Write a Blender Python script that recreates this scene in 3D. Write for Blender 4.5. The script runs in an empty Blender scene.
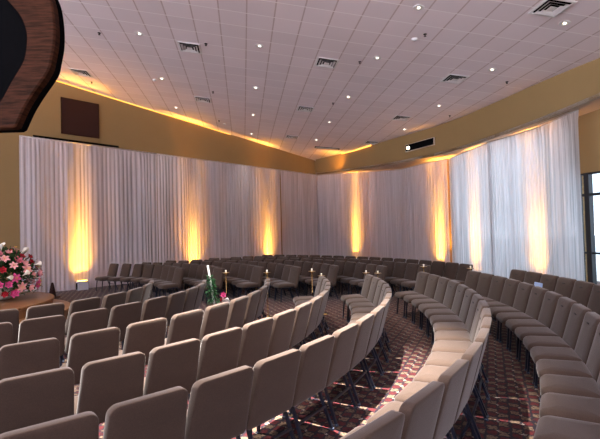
import bpy, math, random
from mathutils import Vector, Matrix
random.seed(7)
C = bpy.context.scene.collection
PI = math.pi
R2 = math.radians

# ------------------------------------------------------------------ helpers
class MB:
    """collects vertices and faces, builds ONE mesh object"""
    def __init__(s): s.v = []; s.f = []; s.uv = None
    def add(s, vs, fs):
        n = len(s.v); s.v += [tuple(p) for p in vs]; s.f += [tuple(i + n for i in f) for f in fs]
    def loops(s, rings, cap0=True, cap1=True, closed=True):
        n = len(rings[0]); vs = [p for r in rings for p in r]; fs = []
        m = n if closed else n - 1
        for k in range(len(rings) - 1):
            for i in range(m):
                a = k * n + i; b = k * n + (i + 1) % n
                fs.append((a, b, b + n, a + n))
        if cap0: fs.append(tuple(range(n))[::-1])
        if cap1: fs.append(tuple(range((len(rings) - 1) * n, len(rings) * n)))
        s.add(vs, fs)
    def box(s, x0, x1, y0, y1, z0, z1):
        s.add([(x0,y0,z0),(x1,y0,z0),(x1,y1,z0),(x0,y1,z0),(x0,y0,z1),(x1,y0,z1),(x1,y1,z1),(x0,y1,z1)],
              [(3,2,1,0),(4,5,6,7),(0,1,5,4),(1,2,6,5),(2,3,7,6),(3,0,4,7)])
    def bar(s, p, q, w, h, up=(0,0,1)):
        """rectangular bar from p to q, width w, height h"""
        p = Vector(p); q = Vector(q); d = (q - p).normalized(); u = Vector(up)
        a = d.cross(u)
        if a.length < 1e-4: a = d.cross(Vector((1,0,0)))
        a.normalize(); b = a.cross(d).normalized()
        rings = [[c + a*(w/2*i) + b*(h/2*j) for i, j in ((-1,-1),(1,-1),(1,1),(-1,1))] for c in (p, q)]
        s.loops(rings)
    def tube(s, pts, r, n=8):
        pts = [Vector(p) for p in pts]; rings = []
        rr = r if isinstance(r, (list, tuple)) else [r]*len(pts)
        prev = None
        for k, p in enumerate(pts):
            d = (pts[min(k+1, len(pts)-1)] - pts[max(k-1, 0)]).normalized()
            a = prev - d*prev.dot(d) if prev is not None else d.cross(Vector((0,0,1)) if abs(d.z) < .9 else Vector((1,0,0)))
            a.normalize(); prev = a; b = d.cross(a)
            rings.append([p + (a*math.cos(t) + b*math.sin(t))*rr[k] for t in [2*PI*i/n + PI/n for i in range(n)]])
        s.loops(rings)
    def lathe(s, prof, n=20, c=(0,0,0)):
        rings = [[(c[0] + r*math.cos(2*PI*i/n), c[1] + r*math.sin(2*PI*i/n), c[2] + z) for i in range(n)] for r, z in prof]
        s.loops(rings)
    def xf(s, M):
        s.v = [tuple(M @ Vector(p)) for p in s.v]; return s
    def build(s, name, mat, parent=None, smooth=True, angle=None):
        me = bpy.data.meshes.new(name); me.from_pydata(s.v, [], s.f); me.validate()
        if s.uv is not None:
            ul = me.uv_layers.new(name='UVMap')
            for lp in me.loops: ul.data[lp.index].uv = s.uv[lp.vertex_index]
        me.update()
        if smooth:
            me.polygons.foreach_set('use_smooth', [True]*len(me.polygons))
            if angle is not None and hasattr(me, 'set_sharp_from_angle'): me.set_sharp_from_angle(angle=R2(angle))
        else: me.polygons.foreach_set('use_smooth', [False]*len(me.polygons))
        me.materials.append(mat)
        o = bpy.data.objects.new(name, me); C.objects.link(o)
        if parent is not None: o.parent = parent
        return o

def thing(name, label, cat, loc=(0,0,0), rz=0, group=None):
    o = bpy.data.objects.new(name, None); C.objects.link(o); o.empty_display_size = .1
    o.location = loc; o.rotation_euler = (0,0,rz); tag(o, label, cat, group); return o
def tag(o, label, cat, group=None):
    o['label'] = label; o['category'] = cat
    if group: o['group'] = group
    return o
def struct(o): o['kind'] = 'structure'; return o
def dup_tree(o, parent=None, skip=()):
    c = o.copy(); C.objects.link(c)
    if parent is not None: c.parent = parent; c.matrix_parent_inverse = o.matrix_parent_inverse.copy()
    for ch in o.children:
        if ch.name.split('.')[0] in skip: continue
        dup_tree(ch, c, skip)
    return c

# ------------------------------------------------------------------ materials
def nt(name):
    m = bpy.data.materials.new(name); m.use_nodes = True; t = m.node_tree
    for n in list(t.nodes): t.nodes.remove(n)
    out = t.nodes.new('ShaderNodeOutputMaterial'); return m, t, out
def N(t, typ, **kw):
    n = t.nodes.new(typ)
    for k, v in kw.items():
        if k.startswith('i_'): n.inputs[k[2:].replace('_', ' ')].default_value = v
        else: setattr(n, k, v)
    return n
def math_(t, op, a, b=None, clamp=False):
    n = t.nodes.new('ShaderNodeMath'); n.operation = op; n.use_clamp = clamp
    for i, x in enumerate((a, b)):
        if x is None: continue
        if isinstance(x, (int, float)): n.inputs[i].default_value = x
        else: t.links.new(x, n.inputs[i])
    return n.outputs[0]
def mixc(t, fac, a, b, blend='MIX'):
    n = t.nodes.new('ShaderNodeMix'); n.data_type = 'RGBA'; n.blend_type = blend
    for sock, x in ((n.inputs[0], fac), (n.inputs[6], a), (n.inputs[7], b)):
        if isinstance(x, (int, float)): sock.default_value = x
        elif isinstance(x, tuple): sock.default_value = (*x, 1) if len(x) == 3 else x
        else: t.links.new(x, sock)
    return n.outputs[2]
def bsdf(t, out, rough=.6, metal=0., spec=.5, sheen=0.):
    b = t.nodes.new('ShaderNodeBsdfPrincipled'); b.inputs['Roughness'].default_value = rough
    b.inputs['Metallic'].default_value = metal; b.inputs['Specular IOR Level'].default_value = spec
    if sheen: b.inputs['Sheen Weight'].default_value = sheen; b.inputs['Sheen Roughness'].default_value = .4
    t.links.new(b.outputs[0], out.inputs[0]); return b
def plain(name, col, rough=.6, metal=0., spec=.4, var=.12, scale=12.):
    """slightly mottled single-colour surface"""
    m, t, out = nt(name); b = bsdf(t, out, rough, metal, spec)
    tc = N(t, 'ShaderNodeTexCoord'); no = N(t, 'ShaderNodeTexNoise'); no.inputs['Scale'].default_value = scale
    t.links.new(tc.outputs['Object'], no.inputs['Vector'])
    lo = tuple(c*(1-var) for c in col); hi = tuple(min(1, c*(1+var)) for c in col)
    t.links.new(mixc(t, no.outputs[0], lo, hi), b.inputs['Base Color']); return m
def emis(name, col, st):
    m, t, out = nt(name); e = N(t, 'ShaderNodeEmission'); e.inputs[0].default_value = (*col, 1); e.inputs[1].default_value = st
    t.links.new(e.outputs[0], out.inputs[0]); return m

def fabric(name, col):
    m, t, out = nt(name); b = bsdf(t, out, .9, 0, .15, .25)
    tc = N(t, 'ShaderNodeTexCoord')
    n1 = N(t, 'ShaderNodeTexNoise'); n1.inputs['Scale'].default_value = 190; n1.inputs['Detail'].default_value = 3
    n2 = N(t, 'ShaderNodeTexNoise'); n2.inputs['Scale'].default_value = 7; n2.inputs['Detail'].default_value = 4
    for n in (n1, n2): t.links.new(tc.outputs['Object'], n.inputs['Vector'])
    oi = N(t, 'ShaderNodeObjectInfo')
    c1 = mixc(t, n1.outputs[0], tuple(c*.55 for c in col), tuple(min(1, c*1.45) for c in col))
    c2 = mixc(t, n2.outputs[0], (.82,.82,.82), (1.15,1.13,1.12))
    c3 = mixc(t, 1., c1, c2, 'MULTIPLY')
    rv = mixc(t, oi.outputs['Random'], (.92,.92,.93), (1.06,1.05,1.04))
    t.links.new(mixc(t, 1., c3, rv, 'MULTIPLY'), b.inputs['Base Color'])
    bp = N(t, 'ShaderNodeBump'); bp.inputs['Strength'].default_value = .35; bp.inputs['Distance'].default_value = .002
    t.links.new(n1.outputs[0], bp.inputs['Height']); t.links.new(bp.outputs[0], b.inputs['Normal'])
    return m

def carpet_mat():
    m, t, out = nt('patterned_carpet'); b = bsdf(t, out, .95, 0, .1, .1)
    tc = N(t, 'ShaderNodeTexCoord'); mp = N(t, 'ShaderNodeMapping'); mp.inputs['Rotation'].default_value = (0,0,R2(24))
    t.links.new(tc.outputs['Object'], mp.inputs[0])
    wob = N(t, 'ShaderNodeTexNoise'); wob.inputs['Scale'].default_value = 22
    t.links.new(mp.outputs[0], wob.inputs['Vector'])
    S = .20
    sx = N(t, 'ShaderNodeSeparateXYZ'); t.links.new(mp.outputs[0], sx.inputs[0])
    w = math_(t, 'MULTIPLY', math_(t, 'SUBTRACT', wob.outputs[0], .5), .34)
    u = math_(t, 'ADD', math_(t, 'DIVIDE', sx.outputs[0], S), w); v = math_(t, 'ADD', math_(t, 'DIVIDE', sx.outputs[1], S), w)
    def tri(a):  # distance to nearest integer, 0..0.5
        return math_(t, 'ABSOLUTE', math_(t, 'SUBTRACT', math_(t, 'FRACT', a), .5))
    du = tri(u); dv = tri(v)                                # .5 at integer lines, 0 at cell centre
    eu = math_(t, 'SUBTRACT', .5, du); ev = math_(t, 'SUBTRACT', .5, dv)
    # checker of oxblood and beige lozenges
    ch = math_(t, 'FRACT', math_(t, 'MULTIPLY', math_(t, 'ADD', math_(t, 'FLOOR', math_(t, 'MULTIPLY', u, 2.)), math_(t, 'FLOOR', math_(t, 'MULTIPLY', v, 2.))), .5))
    ch = math_(t, 'GREATER_THAN', ch, .25)
    big = N(t, 'ShaderNodeTexNoise'); big.inputs['Scale'].default_value = 45; big.inputs['Detail'].default_value = 2
    t.links.new(tc.outputs['Object'], big.inputs['Vector'])
    spk = math_(t, 'GREATER_THAN', big.outputs[0], .56)
    red = mixc(t, spk, (.066,.010,.012), (.020,.008,.011)); bei = mixc(t, spk, (.125,.085,.058), (.040,.020,.018))
    col = mixc(t, ch, red, bei)
    # dark borders at quarter lines
    q = math_(t, 'MINIMUM', tri(math_(t, 'ADD', math_(t, 'MULTIPLY', u, 2.), .5)), tri(math_(t, 'ADD', math_(t, 'MULTIPLY', v, 2.), .5)))
    col = mixc(t, math_(t, 'LESS_THAN', q, .11), col, (.012,.010,.016))
    # four point cream stars at the crossings
    su = math_(t, 'ADD', math_(t, 'SQRT', eu), math_(t, 'SQRT', ev))
    col = mixc(t, math_(t, 'LESS_THAN', su, .40), col, (.34,.29,.25))
    col = mixc(t, math_(t, 'LESS_THAN', math_(t, 'ADD', eu, ev), .035), col, (.08,.04,.05))
    t.links.new(col, b.inputs['Base Color'])
    return m

CEIL_A, CEIL_B, CEIL_C = 6.81, -.11, -.035
def ceil_z(x, y): return CEIL_A + CEIL_B*x + CEIL_C*y
def ceiling_mat():
    m, t, out = nt('ceiling_tiles'); b = bsdf(t, out, .9, 0, .15)
    tc = N(t, 'ShaderNodeTexCoord'); mp = N(t, 'ShaderNodeMapping'); mp.vector_type = 'TEXTURE'
    mp.inputs['Rotation'].default_value = (0,0,R2(7.6)); mp.inputs['Location'].default_value = (-.91-.3, 10.74-.3, 0)
    t.links.new(tc.outputs['Object'], mp.inputs[0])
    sx = N(t, 'ShaderNodeSeparateXYZ'); t.links.new(mp.outputs[0], sx.inputs[0])
    T = .605
    u = math_(t, 'DIVIDE', sx.outputs[0], T); v = math_(t, 'DIVIDE', sx.outputs[1], T)
    eu = math_(t, 'SUBTRACT', .5, math_(t, 'ABSOLUTE', math_(t, 'SUBTRACT', math_(t, 'FRACT', u), .5)))
    ev = math_(t, 'SUBTRACT', .5, math_(t, 'ABSOLUTE', math_(t, 'SUBTRACT', math_(t, 'FRACT', v), .5)))
    no = N(t, 'ShaderNodeTexNoise'); no.inputs['Scale'].default_value = 1.1; no.inputs['Detail'].default_value = 5
    t.links.new(tc.outputs['Object'], no.inputs['Vector'])
    fl = N(t, 'ShaderNodeTexWhiteNoise'); cv = N(t, 'ShaderNodeCombineXYZ')
    t.links.new(math_(t, 'FLOOR', u), cv.inputs[0]); t.links.new(math_(t, 'FLOOR', v), cv.inputs[1]); t.links.new(cv.outputs[0], fl.inputs[0])
    base = mixc(t, no.outputs[0], (.80,.715,.73), (.86,.77,.785))
    base = mixc(t, 1., base, mixc(t, fl.outputs[0], (.96,.96,.96), (1.03,1.03,1.03)), 'MULTIPLY')
    base = mixc(t, math_(t, 'LESS_THAN', eu, .026), base, (.60,.49,.475))  # bars one way darker: view-dependent shading put into the colour
    base = mixc(t, math_(t, 'LESS_THAN', ev, .022), base, (.95,.89,.89))  # cross bars paler: same paint, the catch of light is coloured in
    t.links.new(base, b.inputs['Base Color'])
    return m

def curtain_mat(name, col, trans_w, open_w, dark=.70):
    m, t, out = nt(name)
    uv = N(t, 'ShaderNodeUVMap'); sp = N(t, 'ShaderNodeSeparateXYZ'); t.links.new(uv.outputs[0], sp.inputs[0])
    def streak(sc, zs):
        c = N(t, 'ShaderNodeCombineXYZ'); t.links.new(math_(t, 'MULTIPLY', sp.outputs[0], sc), c.inputs[0]); t.links.new(math_(t, 'MULTIPLY', sp.outputs[1], zs), c.inputs[1])
        n = N(t, 'ShaderNodeTexNoise'); n.inputs['Scale'].default_value = 1.; n.inputs['Detail'].default_value = 3; t.links.new(c.outputs[0], n.inputs['Vector']); return n.outputs[0]
    a = streak(34, .3); bb = streak(6, .15)
    st = math_(t, 'ADD', math_(t, 'MULTIPLY', a, .6), math_(t, 'MULTIPLY', bb, .4))
    mr = N(t, 'ShaderNodeMapRange'); mr.inputs[1].default_value = .36; mr.inputs[2].default_value = .64; t.links.new(st, mr.inputs[0])
    cc = mixc(t, mr.outputs[0], tuple(c*dark for c in col), col)
    df = N(t, 'ShaderNodeBsdfDiffuse'); tr = N(t, 'ShaderNodeBsdfTranslucent'); tp = N(t, 'ShaderNodeBsdfTransparent')
    t.links.new(cc, df.inputs[0]); t.links.new(cc, tr.inputs[0])
    m1 = N(t, 'ShaderNodeMixShader'); m1.inputs[0].default_value = trans_w
    t.links.new(df.outputs[0], m1.inputs[1]); t.links.new(tr.outputs[0], m1.inputs[2])
    m2 = N(t, 'ShaderNodeMixShader')
    op = math_(t, 'MULTIPLY', math_(t, 'SUBTRACT', 1.25, mr.outputs[0]), open_w)
    t.links.new(op, m2.inputs[0]); t.links.new(m1.outputs[0], m2.inputs[1]); t.links.new(tp.outputs[0], m2.inputs[2])
    t.links.new(m2.outputs[0], out.inputs[0]); return m

def glass_mat():
    m, t, out = nt('window_glass'); g = N(t, 'ShaderNodeBsdfGlossy'); g.inputs['Roughness'].default_value = .02
    tp = N(t, 'ShaderNodeBsdfTransparent'); tp.inputs[0].default_value = (.9,.95,.96,1)
    mx = N(t, 'ShaderNodeMixShader'); mx.inputs[0].default_value = .07
    t.links.new(tp.outputs[0], mx.inputs[1]); t.links.new(g.outputs[0], mx.inputs[2]); t.links.new(mx.outputs[0], out.inputs[0]); return m

def wood_mat(name, c0, c1, scale=(1,1,9), rough=.55, spec=.4):
    m, t, out = nt(name); b = bsdf(t, out, rough, 0, spec)
    tc = N(t, 'ShaderNodeTexCoord'); mp = N(t, 'ShaderNodeMapping'); mp.inputs['Scale'].default_value = scale
    t.links.new(tc.outputs['Object'], mp.inputs[0])
    n = N(t, 'ShaderNodeTexNoise'); n.inputs['Scale'].default_value = 2.2; n.inputs['Detail'].default_value = 8; n.inputs['Roughness'].default_value = .65
    t.links.new(mp.outputs[0], n.inputs['Vector'])
    mr = N(t, 'ShaderNodeMapRange'); mr.inputs[1].default_value = .35; mr.inputs[2].default_value = .68; t.links.new(n.outputs[0], mr.inputs[0])
    t.links.new(mixc(t, mr.outputs[0], c0, c1), b.inputs['Base Color']); return m

M = {}
M['fabric'] = fabric('taupe_weave', (.057,.039,.030))
M['slot'] = plain('dark_slot', (.02,.016,.015), .7)
M['frame'] = plain('navy_black_metal', (.012,.016,.032), .38, .3, .5)
M['cap'] = plain('foot_plastic', (.05,.07,.11), .4)
M['carpet'] = carpet_mat()
M['ceiling'] = ceiling_mat()
M['tan'] = plain('tan_paint', (.29,.195,.085), .85, 0, .2, .05, 2.)
M['soffit'] = plain('soffit_paint', (.52,.44,.36), .85, 0, .2, .05, 2.)
M['brown_paint'] = plain('brown_grille', (.030,.012,.010), .85, 0, .2, .2, 60.)
M['black'] = plain('black_metal', (.004,.004,.0045), .95, .0, .0)
M['darkframe'] = plain('dark_bronze_frame', (.012,.013,.018), .4, .2, .5)
M['white'] = plain('white_enamel', (.72,.70,.69), .5, 0, .4, .04)
M['chrome'] = plain('lamp_reflector', (.75,.73,.70), .18, .9, .5, .04)
M['grey'] = plain('grey_housing', (.5,.5,.54), .5, 0, .4, .05)
M['sheer'] = curtain_mat('sheer_voile', (.95,.92,1.), .46, .16, .80)
M['sheer_lined'] = curtain_mat('lined_voile', (.88,.87,.90), .60, .035, .50)
M['rod'] = plain('rod_metal', (.5,.48,.46), .35, .6)
M['glass'] = glass_mat()
M['walnut'] = wood_mat('dark_walnut_veneer', (.012,.0045,.002), (.062,.021,.010), (1.2,1,14), .7, .08)
M['stagewood'] = wood_mat('honey_stage_wood', (.10,.042,.016), (.23,.105,.04), (1,9,1), .4)
M['foyerwood'] = wood_mat('foyer_maple', (.62,.36,.13), (.80,.52,.22), (1,1,5), .5)
M['brass'] = plain('polished_brass', (.75,.55,.22), .22, .95, .5, .05)
M['candle'] = plain('candle_wax', (.88,.87,.82), .5, 0, .4, .04)
M['leaf'] = plain('leaf_green', (.035,.085,.025), .6, 0, .3, .5, 30.)
M['ivy'] = plain('ivy_green', (.03,.16,.05), .55, 0, .4, .4, 30.)
M['pink'] = plain('pink_petal', (.80,.22,.30), .6, 0, .3, .25, 25.)
M['palepink'] = plain('pale_pink_petal', (.85,.42,.42), .6, 0, .3, .2, 25.)
M['red'] = plain('red_petal', (.42,.015,.03), .6, 0, .3, .3, 25.)
M['magenta'] = plain('magenta_petal', (.72,.10,.30), .6, 0, .3, .25, 25.)
M['whitepetal'] = plain('white_petal', (.86,.82,.68), .6, 0, .3, .08, 25.)
M['anther'] = plain('yellow_anther', (.75,.42,.05), .6)
M['pot'] = plain('white_ceramic', (.6,.55,.5), .35, 0, .5, .05)
M['paper'] = plain('pale_blue_paper', (.42,.58,.85), .7, 0, .2, .05)
M['pavement'] = plain('outdoor_paving', (.85,.85,.84), .9, 0, .2, .1, 3.)
M['lens'] = emis('amber_lens', (1,.42,.06), 14)
M['bulb'] = emis('lamp_glow', (1,.86,.68), 7)
M['spotglow'] = emis('spot_glow', (1,.82,.5), 22)
M['glow_strip'] = emis('added_amber_glow', (1,.42,.07), 2.4)  # emission standing in for amber light along the ceiling edge

# ------------------------------------------------------------------ camera
cam = bpy.data.cameras.new('camera'); co = bpy.data.objects.new('camera', cam); C.objects.link(co)
f, pit, rol, H = 427.3, .02504, .02641, 1.8246
X = Vector((1,0,0)); U = Vector((0,-math.sin(pit),math.cos(pit))); Fw = Vector((0,math.cos(pit),math.sin(pit)))
r_ = X*math.cos(rol) - U*math.sin(rol); u_ = X*math.sin(rol) + U*math.cos(rol)
mw = Matrix((r_, u_, -Fw)).transposed().to_4x4(); mw.translation = (0,0,H); co.matrix_world = mw
cam.sensor_width = 36; cam.lens = 36*f/600; cam.clip_start = .05; cam.clip_end = 200
bpy.context.scene.camera = co

# ------------------------------------------------------------------ setting
def lerp(a, b, t): return tuple(p + (q-p)*t for p, q in zip(a, b))
WL = [(-17.5, 4.5), (.98, 24.7)]                     # wall behind the long drape
BULK = [(.98,24.40,4.99),(2.44,22.02,4.82),(3.55,19.76,4.66),(4.36,18.1,4.58),(5.23,16.4,4.54),(5.84,14.73,4.54),(6.24,13.14,4.57),(6.56,11.84,4.61),(6.85,10.79,4.68),(7.11,9.96,4.77),(7.3,8.8,4.84),(7.4,6.5,4.9),(7.4,2.5,4.9),(7.4,-6,4.9)]
CURT = [(.90,24.26,4.92),(2.23,23.05,4.86),(3.14,21.86,4.78),(3.94,20.63,4.67),(4.62,19.41,4.56),(5.22,17.56,4.54),(5.74,16.46,4.50),(5.98,14.94,4.5),(6.2,13.73,4.54),(6.50,12.87,4.56),(6.8,12.10,4.6),(6.97,11.4,4.65),(7.11,10.73,4.7)]
CURT = [(x,y,z-(0,.02,.05,.08,.09,.09,.06,.03,.02,.03,.03,.02,.0)[k]) for k,(x,y,z) in enumerate(CURT)]
WR = [(1.3,25.0),(2.75,23.6),(3.75,22.3),(4.6,20.9),(5.2,19.5),(5.8,17.75),(6.28,16.5),(6.55,15.0),(6.78,13.8),(7.05,12.9),(7.32,12.1),(7.50,11.55),(7.72,10.75),(7.95,9.6),(8.1,7.5),(8.1,2.5),(8.1,-6)]

# floor
b = MB(); b.box(-18, 9.2, -6, 26.5, -.12, 0); struct(b.build('floor', M['carpet'], smooth=False))
# ceiling slab (tilted plane), lengthened out of view to shade the chair backs
b = MB(); P = [(-18,-16),(9.0,-16),(9.0,26.5),(-18,26.5)]
b.add([(x,y,ceil_z(x,y)) for x,y in P] + [(x,y,ceil_z(x,y)+.25) for x,y in P], [(3,2,1,0),(4,5,6,7),(0,1,5,4),(1,2,6,5),(2,3,7,6),(3,0,4,7)])
b.f = [f_[::-1] for f_ in b.f]; b.f = [f_[::-1] for f_ in b.f]
struct(b.build('ceiling', M['ceiling'], smooth=False))
def wall_strip(name, path, z0, z1, thick, mat):
    """vertical slab along a plan path; z1 number or None = up to the ceiling"""
    b = MB(); rings = []
    for k, p in enumerate(path):
        a = Vector(path[max(k-1,0)][:2]); c = Vector(path[min(k+1,len(path)-1)][:2]); d = (c-a).normalized(); n = Vector((-d.y, d.x))*thick
        za = z0 if z0 is not None else p[2]
        zz = (lambda x, y: ceil_z(x, y)) if z1 is None else (lambda x, y: z1)
        q = (p[0]+n.x, p[1]+n.y)
        rings.append([(p[0],p[1],za),(p[0],p[1],zz(p[0],p[1])),(q[0],q[1],zz(*q)),(q[0],q[1],za)])
    b.loops(rings); return b.build(name, mat, smooth=False)
struct(wall_strip('wall_left', [WL[0], lerp(WL[0],WL[1],.5), WL[1]], 0, None, .2, M['tan']))
struct(wall_strip('wall_back', [(1.02,24.75)] + WR[:7], 0, None, .2, M['tan']))
# right wall: solid above the glazing, piers below
DOORH, WINH = 3.14, 4.46
iA, iB = 6, 11                                        # glazed stretch of WR behind the pale drapes
struct(wall_strip('wall_right', WR[iA:iB+1], WINH, None, .2, M['tan']))
struct(wall_strip('wall_right', [WR[iB], WR[iB+1], WR[iB+2]], DOORH, None, .2, M['tan']))
struct(wall_strip('wall_right', WR[iB+2:], 0, None, .2, M['tan']))
struct(wall_strip('wall_rear_blocker', [(9.0,-5.9),(-17.9,-5.9)], 0, 2.2, .2, M['tan']))  # unseen low wall, added to keep outside light off the chair backs
# bulkhead face and soffit
bk = [(x,y,z) for x,y,z in BULK]
b = MB(); rings = []
for k,(x,y,z) in enumerate(bk):
    a = Vector(bk[max(k-1,0)][:2]); c = Vector(bk[min(k+1,len(bk)-1)][:2]); d = (c-a).normalized(); n = Vector((-d.y,d.x))*.12
    qx, qy = x+n.x, y+n.y
    rings.append([(x,y,z),(x,y,ceil_z(x,y)),(qx,qy,ceil_z(qx,qy)),(qx,qy,z)])
b.loops(rings); bulk = struct(b.build('wall_bulkhead', M['tan'], smooth=True, angle=35))
b = MB(); nb = 60
def path_at(path, s):
    L = [0]
    for p, q in zip(path, path[1:]): L.append(L[-1] + math.hypot(q[0]-p[0], q[1]-p[1]))
    d = s*L[-1]
    for k in range(len(path)-1):
        if d <= L[k+1] or k == len(path)-2:
            t = (d-L[k])/(L[k+1]-L[k]); return lerp(path[k], path[k+1], t)
# pair bulkhead points with wall points for the soffit
SW = [(1.05,24.9),(2.9,23.6),(4.3,21.6),(5.2,19.6),(5.9,17.75),(6.3,16.6),(6.62,15.0),(6.85,13.8),(7.1,12.9),(7.4,12.1),(7.6,11.4),(8.05,9.6),(8.2,7.5),(8.2,2.5),(8.2,-6)]
SB = [BULK[0],BULK[1],BULK[2],BULK[3],lerp(BULK[3],BULK[4],.5),BULK[4],BULK[5],lerp(BULK[5],BULK[6],.6),BULK[6],BULK[7],BULK[8],BULK[9],BULK[11],BULK[12],BULK[13]]
rings = []
for p, q in zip(SB, SW): rings.append([(p[0],p[1],p[2]-.002),(q[0],q[1],p[2]-.002),(q[0],q[1],p[2]+.1),(p[0],p[1],p[2]+.1)])
b.loops(rings); struct(b.build('trim_soffit', M['soffit'], smooth=True, angle=35))

# windows behind the pale drapes and the glazed door
def glazing(name, p, q, z0, z1, bars=(), fw=.07, posts=()):
    p = Vector(p); q = Vector(q); d = (q-p); L = d.length; d.normalize()
    root = bpy.data.objects.new(name, None); C.objects.link(root); root.location = (p.x, p.y, 0); root.rotation_euler = (0,0,math.atan2(d.y,d.x)); struct(root)
    fb = MB()
    for x0, x1 in [(0,fw),(L-fw,L)]: fb.box(x0,x1,.03,.15,z0,z1)
    for x0, x1 in posts: fb.box(x0,x1,.02,.16,z0,z1)
    for zz, hh in [(z0+fw/2,fw),(z1-fw/2,fw)] + list(bars): fb.box(fw,L-fw,.035,.145,zz-hh/2,zz+hh/2)
    fo = fb.build('frame', M['darkframe'], root, smooth=False); fo['kind'] = 'structure'
    gb = MB(); gb.box(fw*.5,L-fw*.5,.085,.095,z0+fw*.5,z1-fw*.5); go = gb.build('pane', M['glass'], root, smooth=False); go['kind'] = 'structure'
    return root
glazing('window_1', WR[6], WR[8], 0, WINH, fw=.05)
glazing('window_2', WR[8], WR[10], 0, WINH, fw=.05)
glazing('window_3', WR[10], WR[11], 0, WINH, fw=.05)
E1, E2 = WR[11], WR[13]
glazing('door_1', E1, lerp(WR[11],WR[12],.99), 0, DOORH, bars=((2.56,.07),(1.02,.05)), fw=.05, posts=((.21,.35),))
glazing('door_2', WR[12], WR[13], 0, DOORH, bars=((2.52,.12),(1.08,.05)), fw=.10)
# foyer beyond the glass
b = MB(); b.box(8.6,14,9.0,9.2,-.1,4); b2 = MB()
fw_ = MB(); fw_.box(-.10,.10,-.1,.1,0,4.2); o = fw_.build('trim_1', M['foyerwood'], smooth=False); o.location = (8.02,12.06,0); o.rotation_euler = (0,0,R2(120)); struct(o)
b = MB(); b.box(9.2,60,-40,60,-.2,-.02); struct(b.build('ground', M['pavement'], smooth=False))

# ------------------------------------------------------------------ sheer drapes
def make_drape(name, path, label, seed, s_off=0., mat='sheer'):
    """pleated cloth hung along a plan path with (x, y, ztop) points; a rod at the top is its part"""
    rnd = random.Random(seed)
    L = [0]
    for p, q in zip(path, path[1:]): L.append(L[-1] + math.hypot(q[0]-p[0], q[1]-p[1]))
    T = L[-1]; n = int(T/.018); rows = [0,.02,.06,.2,.4,.6,.8,.93,.975,.985,1.]
    ph = [rnd.uniform(0,6.28) for _ in range(6)]
    # a random walk of the pleat frequency
    phase = []; a = 0
    freq = 1/.15
    for i in range(n+1):
        if i % 14 == 0: target = 1/rnd.uniform(.085,.24)
        freq += (target-freq)*.12; a += 2*PI*freq*T/n; phase.append(a)
    x0, y0, _ = path[0]
    bm = MB(); bm.uv = []
    for r, tz in enumerate(rows):
        for i in range(n+1):
            s = i/n; x, y, zt = path_at(path, s)
            xa, ya, _ = path_at(path, max(0,s-.01)); xb, yb, _ = path_at(path, min(1,s+.01))
            d = Vector((xb-xa, yb-ya)).normalized(); nn = Vector((-d.y, d.x))
            amp = .021 if tz < .9 else (.016 if tz < .97 else .008)
            amp *= .75 + .45*math.sin(s*T*1.7+ph[0])*math.sin(s*T*.63+ph[1])
            off = amp*math.sin(phase[i] + .25*math.sin(tz*3+ph[2])) + (.03*math.sin(s*T*2*PI/.9+ph[3]) if tz < .97 else 0)
            z = zt*tz + .012
            bm.v.append((x+nn.x*off-x0, y+nn.y*off-y0, z)); bm.uv.append((s*T+s_off, z))
    w = n+1
    for r in range(len(rows)-1):
        for i in range(n): bm.f.append((r*w+i, r*w+i+1, (r+1)*w+i+1, (r+1)*w+i))
    root = thing(name, label, 'curtain', (x0,y0,0), 0, 'sheer drapes around the walls')
    bm.build('drape', M[mat], root)
    rb = MB(); rb.tube([(p[0]-x0, p[1]-y0, p[2]-.012) for p in path], .016, 6); rb.build('curtain_rod', M['rod'], root)
    return root
lc0, lc1 = (-8.77,13.38,5.04), (1.0,24.07,4.93)
cut = [0, .325, .60, .80, 1.]; lab = ['white sheer drape hanging beside the stage flowers, lit amber by a visible uplight',
       'white sheer drape behind the first brown chairs, with one amber glow',
       'white sheer drape above the garlanded aisle candle, between two amber glows', 'plain sheer drape ending in the room corner']
for k in range(4):
    pa, pb = lerp(lc0,lc1,cut[k]), lerp(lc0,lc1,cut[k+1]-.001)
    make_drape('sheer_curtain', [pa, lerp(pa,pb,.5), pb], lab[k], 10+k, k*7.)
make_drape('sheer_curtain', CURT[:7], 'wide sheer drape curving from the room corner under the amber-lit soffit', 21, 31.)
make_drape('sheer_curtain', [(CURT[6][0]+.07,CURT[6][1]+.02,CURT[6][2])] + CURT[7:9], 'narrow bluish sheer drape between the corner drape and the drape beside the door', 22, 40., 'sheer_lined')
make_drape('sheer_curtain', [(CURT[8][0]-.08,CURT[8][1]+.10,CURT[8][2])] + CURT[9:], 'bright white sheer drape hanging beside the glass door', 23, 47., 'sheer_lined')

# ------------------------------------------------------------------ lights helpers
def spot(name, loc, target, energy, col, size, blend=1., rad=.05):
    l = bpy.data.lights.new(name, 'SPOT'); l.energy = energy; l.color = col; l.spot_size = R2(size); l.spot_blend = blend; l.shadow_soft_size = rad
    o = bpy.data.objects.new(name, l); C.objects.link(o); o.location = loc
    o.rotation_euler = (Vector(target)-Vector(loc)).to_track_quat('-Z','Y').to_euler(); return o

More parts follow.
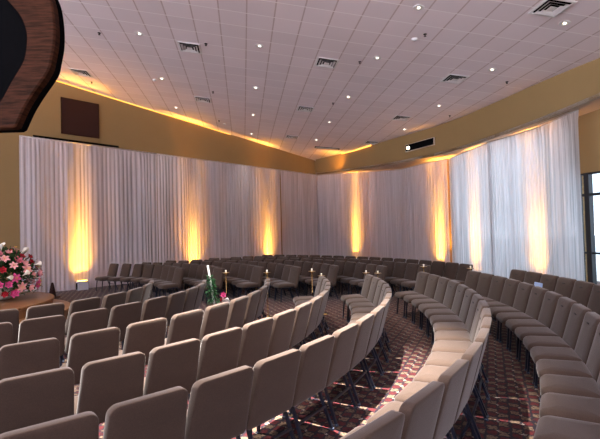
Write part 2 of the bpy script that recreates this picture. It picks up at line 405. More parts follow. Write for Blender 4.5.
# uplights on the floor behind the drapes
AMBER = (1,.42,.05)
UP_E = 84
ul = thing('floor_uplight', 'x', 'uplight')
b = MB(); b.box(-.16,.16,-.10,.10,0,.30)
b.build('housing', M['grey'], ul, smooth=False)
b = MB(); b.box(-.13,.13,-.075,.075,.30,.318); b.build('lens', M['lens'], ul, smooth=False)
b = MB(); b.bar((-.18,0,.02),(-.18,0,.24),.02,.05,(1,0,0)); b.bar((.18,0,.02),(.18,0,.24),.02,.05,(1,0,0)); b.build('bracket', M['black'], ul, smooth=False)
wd = (Vector(lc1)-Vector(lc0)).xy.normalized(); wn = Vector((wd.y,-wd.x))
ups = []
for px_s, lb in ((.1215,'standing in front of the drape beside the stage flowers'), (.437,'behind the drape at the brown chairs'), (.735,'behind the drape near the room corner')):
    p = lerp(lc0, lc1, px_s); ups.append((p[0]-wn.x*.17, p[1]-wn.y*.17, math.atan2(wd.y,wd.x), wn, lb))
for i0, t, lb in ((2,-.33,'behind the curved drape, beside the room corner'), (5,.55,'behind the curved drape, at its outer edge'), (7,.12,'behind the narrow bluish drape'), (9,.86,'behind the drape beside the glass door')):
    p = lerp(CURT[i0], CURT[i0+1], t); d = Vector((CURT[i0+1][0]-CURT[i0][0], CURT[i0+1][1]-CURT[i0][1])).normalized(); n = Vector((d.y,-d.x))
    ups.append((p[0]-n.x*.17, p[1]-n.y*.17, math.atan2(d.y,d.x), n, lb))
for k,(x,y,a,n,lb) in enumerate(ups):
    if k == 0: x += n.x*.36; y += n.y*.36; n = -n
    o = ul if k == 0 else dup_tree(ul)
    o.location = (x,y,0); o.rotation_euler = (0,0,a); tag(o, 'amber floor uplight '+lb, 'uplight', 'amber floor uplights')
    e = UP_E*(.7 if k < 5 else .32)
    tl = .085 if k == 0 else .055 if k < 3 else .032
    al = bpy.data.lights.new('uplight_beam', 'AREA'); al.shape = 'RECTANGLE'; al.size = .40; al.size_y = .07; al.energy = e*((.34,.42,.42)[k] if k < 3 else .8); al.color = AMBER; al.spread = R2(24)
    ao = bpy.data.objects.new('uplight_beam', al); C.objects.link(ao); ao.location = (x, y, .33)
    zv = Vector((-n.x*tl, -n.y*tl, -1)).normalized(); xv = Vector((math.cos(a), math.sin(a), 0)); xv = (xv - zv*xv.dot(zv)).normalized(); yv = zv.cross(xv)
    ao.matrix_world = Matrix.Translation((x,y,.33)) @ Matrix((xv,yv,zv)).transposed().to_4x4()
    aw = bpy.data.lights.new('uplight_wash', 'AREA'); aw.shape = 'RECTANGLE'; aw.size = .36; aw.size_y = .06; aw.energy = e*(.50 if k == 0 else .55); aw.color = AMBER; aw.spread = R2(75)
    wo = bpy.data.objects.new('uplight_wash', aw); C.objects.link(wo); wo.matrix_world = ao.matrix_world.copy()
# emissive strip added for the uplight glow line along the long wall
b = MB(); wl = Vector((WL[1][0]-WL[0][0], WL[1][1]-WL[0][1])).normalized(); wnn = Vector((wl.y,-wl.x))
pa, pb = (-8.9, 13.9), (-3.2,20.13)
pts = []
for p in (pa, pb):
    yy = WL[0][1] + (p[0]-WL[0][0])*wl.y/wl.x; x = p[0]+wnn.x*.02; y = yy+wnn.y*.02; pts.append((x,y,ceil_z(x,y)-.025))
b.bar(pts[0], pts[1], .02, .022); o = b.build('added_glow_strip', M['glow_strip'], smooth=False); tag(o, 'thin added strip for the amber uplight glow along the join of tan wall and ceiling', 'light')

b = MB(); q = [(2.35,22.18),(2.9,21.2),(3.5,19.88)]  # second emissive strip, added for the amber glow near the corner
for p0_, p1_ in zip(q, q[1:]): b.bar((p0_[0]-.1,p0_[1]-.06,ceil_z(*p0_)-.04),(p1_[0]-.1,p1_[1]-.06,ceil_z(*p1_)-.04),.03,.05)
o = b.build('added_glow_strip', M['glow_strip'], smooth=False); tag(o, 'short added strip for the amber glow where ceiling meets bulkhead near the room corner', 'light')
spot('corner_fill_lamp', (1.9,21.9,5.0), (1.75,22.6,ceil_z(1.5,22.9)), 70, AMBER, 150, 1., .1)  # added lamp without a fixture, brightens the ceiling corner
# downlights and vents on the ceiling lattice
rotc = Matrix.Rotation(math.atan(CEIL_C), 4, 'X') @ Matrix.Rotation(-math.atan(CEIL_B), 4, 'Y')
dl = thing('ceiling_downlight', 'x', 'downlight')
b = MB(); b.lathe([(.062,.0),(.105,.0),(.108,-.006),(.100,-.014),(.070,-.014),(.062,-.004)], 24); b.build('trim_ring', M['white'], dl)
b = MB(); b.lathe([(.066,-.004),(.058,-.001),(.030,.0)], 24); b.build('reflector', M['chrome'], dl)
b = MB(); b.lathe([(.028,-.001),(.026,-.010),(.012,-.014)], 16); b.build('bulb', M['bulb'], dl)
ORD = ['first','second','third','fourth','fifth','sixth','seventh','eighth','ninth','tenth','eleventh','twelfth','thirteenth','fourteenth','fifteenth','sixteenth','seventeenth','eighteenth','nineteenth','twentieth']
first = True
DL_E = 620
def DLW(i, j):  # dimmed lamps near the drapes, full lamps over the seats around the camera
    if j == -2: return {-1:8., 0:30., 1:.25, 2:.3}[i]
    if j == -3: return {-1:1.2, 0:.2, 1:.08, 2:.1}[i]
    if j == -1: return {-1:2.2, 0:2.6, 1:.9, 2:.6}[i]
    if j == 3 or (i == -1 and j >= 0) or (i == 0 and j == 2): return .2
    return .10
for j in range(-3, 4):
    for i in range(-1, 3):
        x = -.91 + 3.0*i - .41*j; y = 10.74 + .13*i + 2.99*j + (.6 if j == -1 else 0)
        if i == -2: continue
        if j == 3 and i not in (0,1): continue
        z = ceil_z(x,y)
        vis = (j >= 0) or (j == -1 and i >= 1)
        if vis:
            o = dl if first else dup_tree(dl); first = False
            o.location = (x,y,z-.001); o.rotation_euler = rotc.to_euler()
            tag(o, f'round recessed downlight, {ORD[i+1]} from the long wall in the {ORD[3-j]} ceiling row from the corner', 'light', 'recessed downlights in the tiled ceiling')
        spot('downlight_beam', (x,y,z-.06), (x,y,0), DL_E*DLW(i,j), (1,.90,.80), 47 if (i,j) == (0,-2) else 64, 1., .06)

vn = thing('ceiling_vent', 'x', 'vent')
b = MB(); h = .29
def ring(b, h0, h1, z0, z1):
    v = []
    for hh, z in ((h0,z0),(h1,z1)): v += [(-hh,-hh,z),(hh,-hh,z),(hh,hh,z),(-hh,hh,z)]
    b.add(v, [(i,(i+1)%4,4+(i+1)%4,4+i) for i in range(4)])
ring(b,.295,.285,-.002,-.016); ring(b,.285,.245,-.016,-.016); ring(b,.245,.24,-.016,.0); b.build('frame', M['white'], vn, smooth=False)
b = MB(); b.box(-.245,.245,-.245,.245,-.004,-.001); b.build('throat', M['black'], vn, smooth=False)
b = MB()
for h0, h1 in ((.215,.165),(.145,.10)): ring(b,h0,h1,-.034,-.008); ring(b,h1,h0-.004,-.010,-.037)
b.build('louvers', M['white'], vn, smooth=False)
b = MB(); b.box(-.07,.07,-.07,.07,-.030,-.026); b.build('centre_plate', M['white'], vn, smooth=False)
VENTS = [(-6.94,13.66,'square ceiling vent beside the dark wood ring'),(-2.79,11.17,'square ceiling vent of the stage-side file, the one farther from the corner'),(-3.4,15.35,'square ceiling vent just above the long tan wall'),
 (.83,11.41,'square ceiling vent in the middle file, farther from the corner'),(.3,15.46,'square ceiling vent halfway along the middle file'),(-.26,19.66,'small-looking square ceiling vent close to the room corner'),
 (3.37,19.52,'square ceiling vent beside the bulkhead, between corner and spotlight niche'),(4.95,8.12,'large-looking square ceiling vent at the upper frame edge'),(4.39,11.77,'square ceiling vent between two downlights near the curved bulkhead'),(3.82,15.59,'square ceiling vent above the bulkhead spotlight niche')]
for k,(x,y,lb) in enumerate(VENTS):
    o = vn if k == 0 else dup_tree(vn); o.location = (x,y,ceil_z(x,y)); o.rotation_euler = (rotc @ Matrix.Rotation(R2(7.6),4,'Z')).to_euler(); tag(o, lb, 'vent', 'square ceiling vents')
# long return vent near the corner
x, y = 1.45, 21.3
b = MB(); b.box(-.62,.62,-.16,.16,-.02,-.001)
lv = thing('return_vent', 'long dark slotted return vent in the ceiling near the room corner', 'vent', (x,y,ceil_z(x,y))); lv.rotation_euler = (rotc @ Matrix.Rotation(R2(2),4,'Z')).to_euler()
b.build('frame', M['brown_paint'], lv, smooth=False)
b = MB()
for k in range(5): b.box(-.57,.57,-.13+k*.06,-.10+k*.06,-.028,-.02)
b.build('slats', M['rod'], lv, smooth=False)
# sprinklers and detectors
sp = thing('sprinkler_head', 'x', 'sprinkler')
b = MB(); b.lathe([(.04,0),(.042,-.008),(.018,-.012),(.012,-.045)], 14); b.build('escutcheon', M['slot'], sp)
b = MB(); b.lathe([(.012,-.045),(.030,-.05),(.030,-.053),(.004,-.056)], 12); b.build('deflector', M['slot'], sp)
DOTS = [(-4.98,10.75,'beside the dark wood ring'),(-6.99,14.47,'next to the vent by the wood ring'),(-2.3,10.87,'close beside a stage-side ceiling vent'),(-2.85,14.44,'above the long tan wall, between vent and downlight'),
 (1.69,11.18,'between the middle vent and a downlight'),(1.24,14.58,'between the middle file of vents and bulkhead'),(-3.31,17.95,'just above the long wall edge'),(2.92,9.5,'above the smoke detector'),(5.8,11.68,'close to the curved bulkhead, nearer the door'),(5.34,14.88,'close to the curved bulkhead, above the spotlight niche')]
for k,(x,y,lb) in enumerate(DOTS):
    o = sp if k == 0 else dup_tree(sp); o.location = (x,y,ceil_z(x,y)); tag(o, 'tiny dark ceiling sprinkler head '+lb, 'sprinkler', 'ceiling sprinkler heads')
sd = thing('smoke_detector', 'x', 'smoke detector')
b = MB(); b.lathe([(.07,0),(.072,-.02),(.055,-.038)], 20); b.build('housing', M['white'], sd)
b = MB(); b.lathe([(.030,-.038),(.028,-.046),(.01,-.048)], 16); b.build('sensor_cap', M['grey'], sd)
for k,(x,y,lb) in enumerate([(2.75,9.75,'white round smoke detector beside the upper bulkhead sprinkler'),(-4.6,13.75,'white round smoke detector over the stage-side tiles'),(-3.15,18.35,'white round smoke detector at the long wall edge')]):
    o = sd if k == 0 else dup_tree(sd); o.location = (x,y,ceil_z(x,y)); tag(o, lb, 'smoke detector', 'smoke detectors on the ceiling')

# things on the walls
def on_left_wall(x):
    y = WL[0][1] + (x-WL[0][0])*wl.y/wl.x; return x, y
ang = math.atan2(wl.y, wl.x)
x, y = on_left_wall(-7.75)
sg = thing('speaker_grille', 'square dark brown speaker grille high on the tan wall', 'speaker', (x+wnn.x*.002,y+wnn.y*.002,0), ang)
b = MB(); b.box(-.62,.62,-.05,0,5.40,6.63); b.build('grille_cloth', M['brown_paint'], sg, smooth=False)
b = MB()
for a_ in ((-.64,-.62,5.38,6.65),(.62,.64,5.38,6.65),(-.62,.62,5.38,5.40),(-.62,.62,6.63,6.65)): b.box(a_[0],a_[1],-.055,0,a_[2],a_[3])
b.build('frame', M['walnut'], sg, smooth=False)
x, y = on_left_wall(-7.85)
b = MB(); b.box(-1.35,1.5,-.06,-.001,5.13,5.2); o = b.build('slot_diffuser', M['black'], smooth=False); o.location = (x,y,0); o.rotation_euler = (0,0,ang); tag(o, 'long black slot diffuser on the wall just above the stage-side drape', 'vent')

# bulkhead spotlight niche
pA, pB = lerp(BULK[3],BULK[4],.18), lerp(BULK[4],BULK[5],.02)
d = Vector((pB[0]-pA[0],pB[1]-pA[1])).normalized(); mid = lerp(pA,pB,.5); a = math.atan2(d.y,d.x); L_ = (Vector(pB)-Vector(pA)).xy.length
nz = thing('spotlight_niche', 'black slot in the curved bulkhead holding one bright spotlight', 'spotlight', (mid[0]-math.sin(a)*-.02*-1, mid[1]-.02, 0), a)
z0 = 4.98
b = MB(); b.box(-L_/2,L_/2,-.06,.10,z0,z0+.26); b.build('housing', M['black'], nz, smooth=False)
b = MB()
for s_ in (z0-.02, z0+.26): b.box(-L_/2-.02,L_/2+.02,-.07,.1,s_,s_+.02)
for s_ in (-L_/2-.02, L_/2): b.box(s_,s_+.02,-.07,.1,z0,z0+.26)
b.build('rim', M['soffit'], nz, smooth=False)
b = MB(); b.tube([(-L_/2+.22,-.04,z0+.11),(-L_/2+.26,-.16,z0+.10)],[.06,.07],14); b.build('lamp_can', M['white'], nz)
b = MB(); b.tube([(-L_/2+.26,-.161,z0+.10),(-L_/2+.262,-.17,z0+.10)],[.06,.055],14); b.build('lamp_face', M['spotglow'], nz)

# dark wood ring over the stage
u_ = .01574                                           # metres per outline unit
wr = thing('wooden_fascia', 'large dark walnut fascia with a wavy edge and black opening above the stage', 'wood fascia', (-5.43,6.72,4.972))
OUT = [(0,104),(45,98),(72,82),(90,60),(102,40),(106,16),(106,-5),(103,-22),(99,-36),(85,-56),(75,-72),(67,-89),(65,-91.5)]
INN = [(0,72),(24,66),(48,50),(62,34),(73,20),(78.5,4),(78.5,-10),(75,-26),(63,-46),(54,-62),(44,-73),(22,-80),(0,-82)]
def smooth_path(pts, m=6):
    out = []
    for k in range(len(pts)-1):
        p0 = Vector(pts[max(k-1,0)]); p1 = Vector(pts[k]); p2 = Vector(pts[k+1]); p3 = Vector(pts[min(k+2,len(pts)-1)])
        for i in range(m):
            t = i/m; out.append(.5*((2*p1)+(p2-p0)*t+(2*p0-5*p1+4*p2-p3)*t*t+(3*p1-p0-3*p2+p3)*t**3))
    out.append(Vector(pts[-1])); return out
def closed(pts):
    h = smooth_path(pts); return h + [Vector((-p.x,p.y)) for p in reversed(h[1:-1] if pts is INN else h[1:])]
oc, ic = closed(OUT), closed(INN)
def resample(c, n=160):
    # sample by angle index so that the two outlines pair up
    L = [0]
    for p, q in zip(c, c[1:]+c[:1]): L.append(L[-1]+(q-p).length)
    out = []
    for i in range(n):
        d = i/n*L[-1]; k = max(j for j in range(len(c)) if L[j] <= d); t = (d-L[k])/max(1e-9, L[k+1]-L[k]); out.append(c[k].lerp(c[(k+1)%len(c)], t)*u_)
    return out
oc, ic = resample(oc), resample(ic)
b = MB(); rings = []
for a_, (p, q) in enumerate(zip(oc, ic)):
    rings.append([(q.x,-.12,q.y),(p.x*.985,-.12,p.y*.985),(p.x,-.10,p.y),(p.x,.14,p.y),(q.x,.14,q.y)])
rings.append(rings[0])
n_ = 5; vs = [p for r in rings[:-1] for p in r]; m_ = len(rings)-1; fs = []
for k in range(m_):
    for i in range(n_):
        a_ = k*n_+i; c_ = k*n_+(i+1)%n_; k2 = ((k+1)%m_)*n_; fs.append((a_, k2+i, k2+(i+1)%n_, c_))
b.add(vs, fs); b.f = [f_[::-1] for f_ in b.f]
b.build('fascia_panel', M['walnut'], wr, smooth=True, angle=30)
b = MB(); b.loops([[(p.x*1.03,.06,p.y*1.03) for p in ic],[(p.x*1.03,.11,p.y*1.03) for p in ic]]); b.build('opening_back', M['black'], wr, smooth=False)
b = MB(); b.loops([[(p.x*1.002,.02,p.y*1.002) for p in oc],[(p.x*1.006,.03,p.y*1.006) for p in oc],[(p.x*1.006,.15,p.y*1.006) for p in oc],[(p.x*1.0,.15,p.y*1.0) for p in oc]], False, False); b.build('edge_band', M['black'], wr, smooth=True, angle=30)
b = MB()
for xx in (-.5,.5): b.tube([(xx,.05,1.55),(xx,.05,ceil_z(-5.43+xx,6.77)-4.972+.02)],.02,8)
b.build('hanger_rods', M['black'], wr)

# ------------------------------------------------------------------ stage
def disc(name, c, r, z0, z1, mat, lip=.02):
    b = MB(); n = 96
    pr = [(r-lip*.0-.03,z0),(r-.03,z1-.06),(r,z1-.05),(r,z1-.01),(r-.01,z1)]
    b.lathe(pr, n, c); return b
st = thing('stage', 'round honey-brown wooden stage carrying the flowers', 'stage', (-7.62,8.9,0))
STZ = .45
disc('platform',(0,0,0),2.15,0,.45,M['stagewood']).build('platform', M['stagewood'], st, smooth=True, angle=30)
disc('step',(0,0,0),2.5,0,.22,M['stagewood']).build('step', M['stagewood'], st, smooth=True, angle=30)

# ------------------------------------------------------------------ flowers
def petal(b, base, out, up, L, W, curl, n=5, cup=.25):
    out = out.normalized(); up = up.normalized(); side = out.cross(up).normalized(); vs = []
    for k in range(n):
        t = k/(n-1); w = W*math.sin(PI*(.12+.86*t))**.8 if t < 1 else 0.004
        c = base + out*(L*t) + up*(L*curl*t*t) 
        vs += [c - side*w/2 + up*cup*w, c - up*cup*w*.1, c + side*w/2 + up*cup*w]
    fs = []
    for k in range(n-1):
        for i in range(2): fs.append((k*3+i,k*3+i+1,k*3+i+4,k*3+i+3))
    b.add(vs, fs)
def basis(d):
    d = d.normalized(); a = d.cross(Vector((0,0,1)) if abs(d.z) < .95 else Vector((1,0,0))).normalized(); return d, a, d.cross(a)
def lily(d, size, parent, loc, mat):
    d, a, c = basis(d); b = MB(); o0 = random.uniform(0,6)
    for k in range(6):
        t = o0 + k*PI/3; r = a*math.cos(t)+c*math.sin(t)
        petal(b, Vector((0,0,0)), r*.85 + d*.55, d, size*.6, size*.27, -.35)
    o = b.build('lily_bloom', mat, parent); o.location = loc
    s = MB()
    for k in range(6):
        t = o0 + .5 + k*PI/3; r = a*math.cos(t)+c*math.sin(t); s.tube([(0,0,0), d*size*.3 + r*size*.08, d*size*.36 + r*size*.12],[.002,.002,.006],5)
    q = s.build('stamens', M['anther'], o)
def rose(d, size, parent, loc, mat, nm='rose_bloom'):
    d, a, c = basis(d); b = MB()
    for ly, (n, L, lean) in enumerate(((3,.34,.25),(5,.46,.55),(6,.52,.95))):
        for k in range(n):
            t = k*2*PI/n + ly*.7; r = a*math.cos(t)+c*math.sin(t)
            petal(b, r*size*.05*ly, r*lean + d, -r + d*.2, size*L, size*.42, .25 if ly < 2 else -.2, 5, .05)
    prof = [a*0]; b.tube([Vector((0,0,0)), d*size*.2, d*size*.42],[size*.16,size*.2,size*.06],8)
    o = b.build(nm, mat, parent); o.location = loc
def calla(d, size, parent, loc):
    d, a, c = basis(d); b = MB(); rings = []
    for k in range(7):
        t = k/6; r = size*(.05+.28*t**1.6); ring_ = []
        for i in range(12):
            th = 2*PI*i/12; ext = (1+.45*max(0,math.cos(th))*t)
            ring_.append(d*(size*.85*t*ext) + (a*math.cos(th)+c*math.sin(th))*r)
        rings.append(ring_)
    b.loops(rings, True, False); o = b.build('calla_bloom', M['whitepetal'], parent); o.location = loc
    s = MB(); s.tube([d*size*.1, d*size*.6],[.012,.008],6); s.build('spadix', M['anther'], o)
fa = thing('flower_arrangement', 'large mound of pink lilies, red roses and white callas on the wooden stage', 'flowers', (-6.74,9.6,.455))
b = MB(); b.lathe([(.16,0),(.20,.02),(.26,.22),(.24,.30),(.2,.3)], 28); b.build('vase', M['pot'], fa)
rnd = random.Random(5)
b = MB(); CR = .74; CZ = .42
def shell(u, v):  # direction on the mound
    th = u*2*PI; e = v; return Vector((math.cos(th)*math.cos(e), math.sin(th)*math.cos(e), math.sin(e)))
for k in range(1500):
    d = shell(rnd.random(), rnd.uniform(-.6,1.5)); rr = rnd.uniform(.35,1.0)
    p = Vector((d.x*CR*rr*1.0, d.y*CR*rr*.9, CZ + d.z*CR*rr*.92)); 
    if p.z < .03: p.z = rnd.uniform(.03,.15)
    o_ = (d + Vector((rnd.uniform(-.7,.7),rnd.uniform(-.7,.7),rnd.uniform(-.4,.7)))); L = rnd.uniform(.10,.20)
    e_ = p + o_.normalized()*L
    if e_.z < .02: o_.z = abs(o_.z)
    if p.z < .25: o_.z = abs(o_.z)
    petal(b, p, o_, Vector((rnd.uniform(-.5,.5),rnd.uniform(-.5,.5),1)), L, rnd.uniform(.035,.06), rnd.uniform(-.3,.1), 4)
for k in range(16):   # spiky stems that stand proud of the mound
    d = shell(rnd.random(), rnd.uniform(.3,1.4)); p0 = Vector((d.x*.3,d.y*.3,CZ+d.z*.3)); p1 = Vector((d.x*CR*1.02,d.y*CR*1.0,CZ+d.z*CR*1.05)); b.tube([p0,p1],[.008,.004],5)
b.build('foliage', M['leaf'], fa)
occ = []
kinds = ['lily']*26 + ['rose']*24 + ['carn']*30 + ['calla']*16
rnd.shuffle(kinds)
for kd in kinds:
    for _ in range(60):
        d = shell(rnd.random(), rnd.uniform(-.35,1.45))
        if all((d-q).length > .215 for q in occ): break
    occ.append(d)
    rr = rnd.uniform(.92,1.06); p = Vector((d.x*CR*rr, d.y*CR*rr*.92, CZ + d.z*CR*rr*.94))
    if p.z < .16: p.z = .16
    if kd == 'lily': lily(d, rnd.uniform(.19,.26), fa, p, rnd.choice([M['pink'],M['palepink'],M['palepink'],M['magenta']]))
    elif kd == 'rose': rose(d, rnd.uniform(.13,.17), fa, p, M['red'])
    elif kd == 'carn': rose(d, rnd.uniform(.14,.2), fa, p, rnd.choice([M['pink'],M['magenta'],M['palepink']]), 'carnation_bloom')
    else: calla((d + Vector((rnd.uniform(-.6,.6),rnd.uniform(-.6,.6),rnd.uniform(-.3,.5)))), rnd.uniform(.15,.20), fa, p)

# small dark cone by the drape hem
wp = thing('floor_cone', 'small dark brown cone standing at the drape hem beside the stage flowers', 'cone', (-7.42,12.75,0))
b = MB(); b.box(-.15,.15,-.15,.15,0,.035); b.build('foot_plate', M['brown_paint'], wp, smooth=False)
b = MB(); b.lathe([(.11,.035),(.035,.44),(.02,.46)],16); b.build('cone_body', M['brown_paint'], wp)

# ------------------------------------------------------------------ chairs
def rrect(w0, w1, h0, h1, r0, r1, inset, n=6):
    """rounded quadrilateral outline, width w0 at h0, w1 at h1; corner radii r0 (low) and r1 (high)"""
    a0, a1 = w0/2-inset, w1/2-inset; lo, hi = h0+inset, h1-inset; q0 = max(r0-inset,.006); q1 = max(r1-inset,.006); P_ = []
    for cx, cy, r, t0 in ((a0-q0,lo+q0,q0,-PI/2),(a1-q1,hi-q1,q1,0),(-(a1-q1),hi-q1,q1,PI/2),(-(a0-q0),lo+q0,q0,PI)):
        for k in range(n+1):
            t = t0 + PI/2*k/n; P_.append((cx + r*math.cos(t), cy + r*math.sin(t)))
    return P_
def chair_proto(wide):
    root = thing('padded_chair', 'x', 'chair')
    sw = .486 if wide else .49
    # backrest
    TH = .080; zb, zt = .345, .868
    def bk(x, z, t): return (x, -.317 + (.868-z)*math.tan(R2(15.5)) + t, z)
    b = MB(); rings = []
    for ins, t in ((.12,-TH/2-.004),(.03,-TH/2-.002),(.006,-TH/2+.001),(.0015,-TH/2+.004),(0,-TH/2+.010),(0,TH/2-.016),(.006,TH/2-.005),(.018,TH/2),(.07,TH/2+.007),(.14,TH/2+.011)):
        rings.append([bk(x,z,t) for x,z in rrect(sw+.010,sw-.022,zb,zt,.035,.055,ins)])
    b.loops(rings); b.f = [f_[::-1] for f_ in b.f]
    back = b.build('backrest', M['fabric'], root)
    b = MB(); rings = []
    for rr, t in ((1.,TH/2+.0065),(1.,TH/2+.0105),(.75,TH/2+.013)):
        rings.append([bk(.052*rr*math.cos(2*PI*i/16)*(1 if True else 0), .782 + .009*rr*math.sin(2*PI*i/16), t+.0015) for i in range(16)])
    b.loops(rings); b.f = [f_[::-1] for f_ in b.f]; b.build('grip_slot', M['slot'], back)
    # seat
    b = MB(); rings = []; fwid = sw-.034 if wide else .36
    y0, y1 = -.150, .285
    for ins, z in ((.10,.372),(.03,.370),(.012,.374),(0,.392),(0,.425),(.006,.444),(.022,.459),(.055,.468),(.12,.473)):
        rings.append([(x, y, z - (max(0,(y-.12))/.145)**2*.012) for x, y in rrect(sw, fwid, y0, y1, .03, .085, ins)])
    b.loops(rings); b.build('seat', M['fabric'], root)
    # frame: side rails, cross rails, back posts
    fx, rx = (fwid/2-.045, sw/2-.030)
    b = MB()
    for s in (-1,1):
        b.bar((s*fx,.21,.357),(s*rx*.94,-.165,.357),.024,.024)
        b.bar((s*rx*.94,-.16,.357),(s*rx*.92,-.195,.47),.024,.02,(0,1,0))
    b.bar((-fx,.20,.355),(fx,.20,.355),.02,.02); b.bar((-rx*.94,-.16,.355),(rx*.94,-.16,.355),.02,.02)
    b.build('seat_frame', M['frame'], root, smooth=False)
    b = MB(); b.bar((-rx,-.228,.20),(rx,-.228,.20),.018,.018); b.build('stretcher', M['frame'], root, smooth=False)
    for s in (-1,1):
        for p, q in (((s*fx,.205,.352),(s*(fx+.006),.235,.012)), ((s*rx*.94,-.165,.352),(s*(rx+.004),-.292,.012))):
            b = MB(); b.bar(p,q,.024,.024,(0,1,0)); lg = b.build('leg', M['frame'], root, smooth=False)
            b = MB(); b.lathe([(.014,0),(.019,.002),(.019,.018),(.015,.022)],10,(q[0],q[1],0)); b.build('foot_cap', M['cap'], lg)
    return root
PW, PN = chair_proto(True), chair_proto(False)
used = set()
CX, CY = -5.75, 7.91
def put_chair(Rt, th, label, group, narrow, near, wide=1., psi=None):
    t = R2(th); r = Rt - .318
    src = PN if narrow else PW
    if src.name not in used: used.add(src.name); o = src
    else: o = dup_tree(src, skip=() if near else ('foot_cap',))
    p_ = t if psi is None else psi
    o.location = (CX + Rt*math.cos(t) - .318*math.cos(p_), CY + Rt*math.sin(t) - .318*math.sin(p_), 0); o.rotation_euler = (0,0,p_ + PI/2 + R2(random.uniform(-.5,.5)))
    o.scale = (wide, 1, 1)
    tag(o, label, 'chair', group)
# (key, radius, aisle-end angle, step, count, block, first skipped, narrow)
NEAR = [('A5',2.82,17.2,11.6,7),('A4',3.86,9.6,8.0,9),('A3',5.12,6.5,6.35,11),('A2',6.23,7.2,4.9,14),('A1',7.21,6.7,4.2,16),('B',8.41,7.5,3.65,16),('C',9.44,6.5,3.12,17),('D',10.39,6.1,2.85,7)]
# rows beyond the cross aisle: (key, aisle end radius and angle, drape end radius and angle)
FAR = [('A5f',4.64,59.,6.50,94.6),('A4f',5.05,45.3,6.70,85.8),('A3f',5.90,38.75,7.40,81.2),('A2f',6.56,31.1,7.75,74.9),('A1f',7.5,27.7,8.5,72.9),('Bf',8.35,20.8,9.0,68.7),('Cf',9.32,17.9,9.55,67.3),('Df',10.3,16.1,10.4,65.)]
SKIP = {('A3',10),('A2',13),('A1',15),('B',15),('C',14),('C',15),('C',16),('D',6)}   # wholly outside the frame
GN = 'padded chairs on the camera side of the cross aisle'; GF = 'padded chairs beyond the cross aisle'
for i,(key,Rt,t0,dt,n) in enumerate(NEAR):
    for k in range(n):
        if (key,k) in SKIP: continue
        th = t0 - dt*k
        look = 'back turned' if i < 5 else 'taupe'
        put_chair(Rt, th, f'taupe padded chair, {ORD[i]} row from the stage, {ORD[k]} from the aisle candles, near block', GN, i < 3, True, {'A1':1.025,'A2':1.015,'B':1.05}.get(key,1.))
for i,(key,r0,a0,r1,a1) in enumerate(FAR):
    S_ = 400; pts = [(r0+(r1-r0)*k/S_, R2(a0+(a1-a0)*k/S_)) for k in range(S_+1)]
    xy = [(r*math.cos(a), r*math.sin(a)) for r, a in pts]
    L = [0]
    for p, q in zip(xy, xy[1:]): L.append(L[-1]+math.hypot(q[0]-p[0],q[1]-p[1]))
    n = int(L[-1]/(.495 if i < 2 else .525))+1; stp = L[-1]/(n-1)
    for k in range(n):
        if (key,k) in SKIP: continue
        m = min(range(S_+1), key=lambda z: abs(L[z]-k*stp)); ma, mb = max(0,m-4), min(S_,m+4)
        nrm = math.atan2(-(xy[mb][0]-xy[ma][0]), xy[mb][1]-xy[ma][1])
        w_ = min(1, i/4.); psi = R2(55)*(1-w_) + nrm*w_
        if i == 0 and k == 0: psi = R2(44)
        r, a = pts[m]
        put_chair(r, math.degrees(a), f'brown padded chair beyond the cross aisle, {ORD[k]} from it, {ORD[7-i]} row from the drapes', GF, False, False, .91 if i < 2 else 1., psi)

# ------------------------------------------------------------------ aisle candle stands
cs = thing('candle_stand', 'x', 'candle stand')
b = MB(); b.lathe([(.11,0),(.115,.008),(.10,.018),(.03,.035),(.012,.06)],24); b.build('base', M['brass'], cs)
b = MB(); b.lathe([(.0075,.05),(.0075,.5),(.013,.505),(.013,.525),(.0075,.53),(.0075,.93)],12); b.build('pole', M['brass'], cs)
b = MB(); b.lathe([(.012,.92),(.03,.935),(.075,.952),(.078,.958),(.03,.948)],20); b.build('drip_dish', M['brass'], cs)
b = MB(); b.lathe([(.010,.95),(.013,.96),(.016,.99),(.016,1.01),(.012,1.01)],16); b.build('cup', M['candle'], cs)
CS = [(-1.62,9.2,1.0,'slim brass candle stand beside the garlanded candle'),(-.72,8.98,1.0,'slim brass candle stand at the aisle end of the third row from the stage'),
      (.22,9.02,1.0,'tall brass candle stand with white cup at the aisle end of the fourth row'),(.43,9.25,.87,'shorter brass candle stand paired with the tall one at the fourth row'),
      (1.38,8.95+.2,.92,'shorter brass candle stand with wide dish behind the fifth row end'),(1.64,9.2,.90,'brass candle stand with a bright cup behind the fifth row end'),
      (2.68,9.38,1.0,'tall brass candle stand at the aisle end of the sixth row'),(3.72,9.42,.93,'brass candle stand in front of the pale drape at the seventh row')]
for k,(x,y,s,lb) in enumerate(CS):
    o = cs if k == 0 else dup_tree(cs); o.location = (x,y,0); o.scale = (1,1,s); tag(o, lb, 'candle stand', 'brass candle stands along the cross aisle')
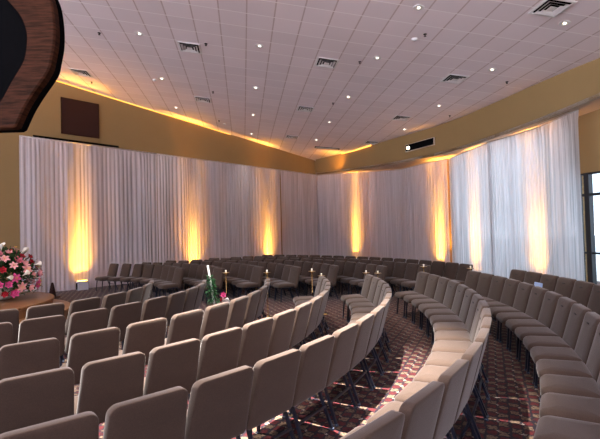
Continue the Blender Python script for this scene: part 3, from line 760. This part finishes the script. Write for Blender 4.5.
# garlanded candle
gc = thing('garlanded_candle', 'white taper candle wrapped in green ivy with a pink flower at its foot', 'candle', (-1.80,8.98,0))
b = MB(); b.lathe([(.12,0),(.12,.012),(.04,.03),(.014,.06)],20); b.build('base', M['white'], gc)
p0, p1 = Vector((.0,0,.05)), Vector((-.16,0,1.14))
b = MB(); b.tube([p0, p0.lerp(p1,.5), p1],[.026,.024,.020],12); b.build('taper', M['candle'], gc)
rnd = random.Random(3); b = MB()
for k in range(240):
    t = rnd.uniform(.18,.78)**.9; c = p0.lerp(p1,t); a_ = rnd.uniform(0,6.28); w = .13*(1.15-t)
    d = Vector((math.cos(a_), math.sin(a_), rnd.uniform(-.5,.6))); petal(b, c + d*rnd.uniform(.01,w), d, Vector((0,0,1)), rnd.uniform(.05,.09), rnd.uniform(.025,.045), -.2, 4)
b.tube([p0.lerp(p1,.15+.07*k) + Vector((.04*math.cos(k*1.7), .04*math.sin(k*1.7), 0)) for k in range(9)], .006, 5)
b.build('ivy', M['ivy'], gc)
rose(Vector((.3,-1,.3)), .12, gc, Vector((.16,-.06,.52)), M['magenta'], 'flower_bloom'); rose(Vector((.5,-1,.1)), .11, gc, Vector((.13,-.05,.42)), M['red'], 'flower_bloom')
b = MB(); b.tube([(.03,0,.35),(.10,-.03,.44),(.15,-.05,.5)],.006,6); b.build('stem', M['ivy'], gc)
b = MB()
for s in (-1,1):
    pts = [(.14+.02*s,-.05,.40),(.2+.05*s,-.06,.44),(.22+.07*s,-.06,.39),(.14+.02*s,-.05,.39)]; b.tube(pts,[.012,.03,.03,.012],8)
b.build('ribbon_bow', M['candle'], gc)
# pale blue folder standing on a seat of the rearmost near row
th = R2(-.9); r = 10.39-.30
b = MB(); b.box(-.11,.11,-.012,.012,0,.29); b.box(-.108,.108,.016,.020,.004,.286)
o = b.build('paper_folder', M['paper'], smooth=False); o.location = (CX+(r-.10)*math.cos(th), CY+(r-.10)*math.sin(th), .477); o.rotation_euler = (R2(9),0,th+PI/2); tag(o, 'pale blue folder propped on a chair seat of the last row by the door', 'folder')

# ------------------------------------------------------------------ world and view
w = bpy.data.worlds.new('world'); bpy.context.scene.world = w; w.use_nodes = True
bg = w.node_tree.nodes['Background']; t = w.node_tree
# overcast daylight outside: pale sky, lower half made brighter to light the ceiling
ge = N(t, 'ShaderNodeTexCoord'); sz = N(t, 'ShaderNodeSeparateXYZ'); t.links.new(ge.outputs['Generated'], sz.inputs[0])
mr = N(t, 'ShaderNodeMapRange'); mr.inputs[1].default_value = -.06; mr.inputs[2].default_value = .03; t.links.new(sz.outputs[2], mr.inputs[0])
t.links.new(mixc(t, mr.outputs[0], (8.4,8.1,9.3), (1.75,1.95,2.3)), bg.inputs[0]); bg.inputs[1].default_value = 1.
sc = bpy.context.scene
sc.view_settings.view_transform = 'Standard'; sc.view_settings.look = 'None'; sc.view_settings.gamma = 1; sc.view_settings.use_curve_mapping = False
sc.view_settings.exposure = .42
sc.cycles.max_bounces = 8; sc.cycles.transparent_max_bounces = 12; sc.cycles.sample_clamp_indirect = 4
sc.cycles.use_denoising = True
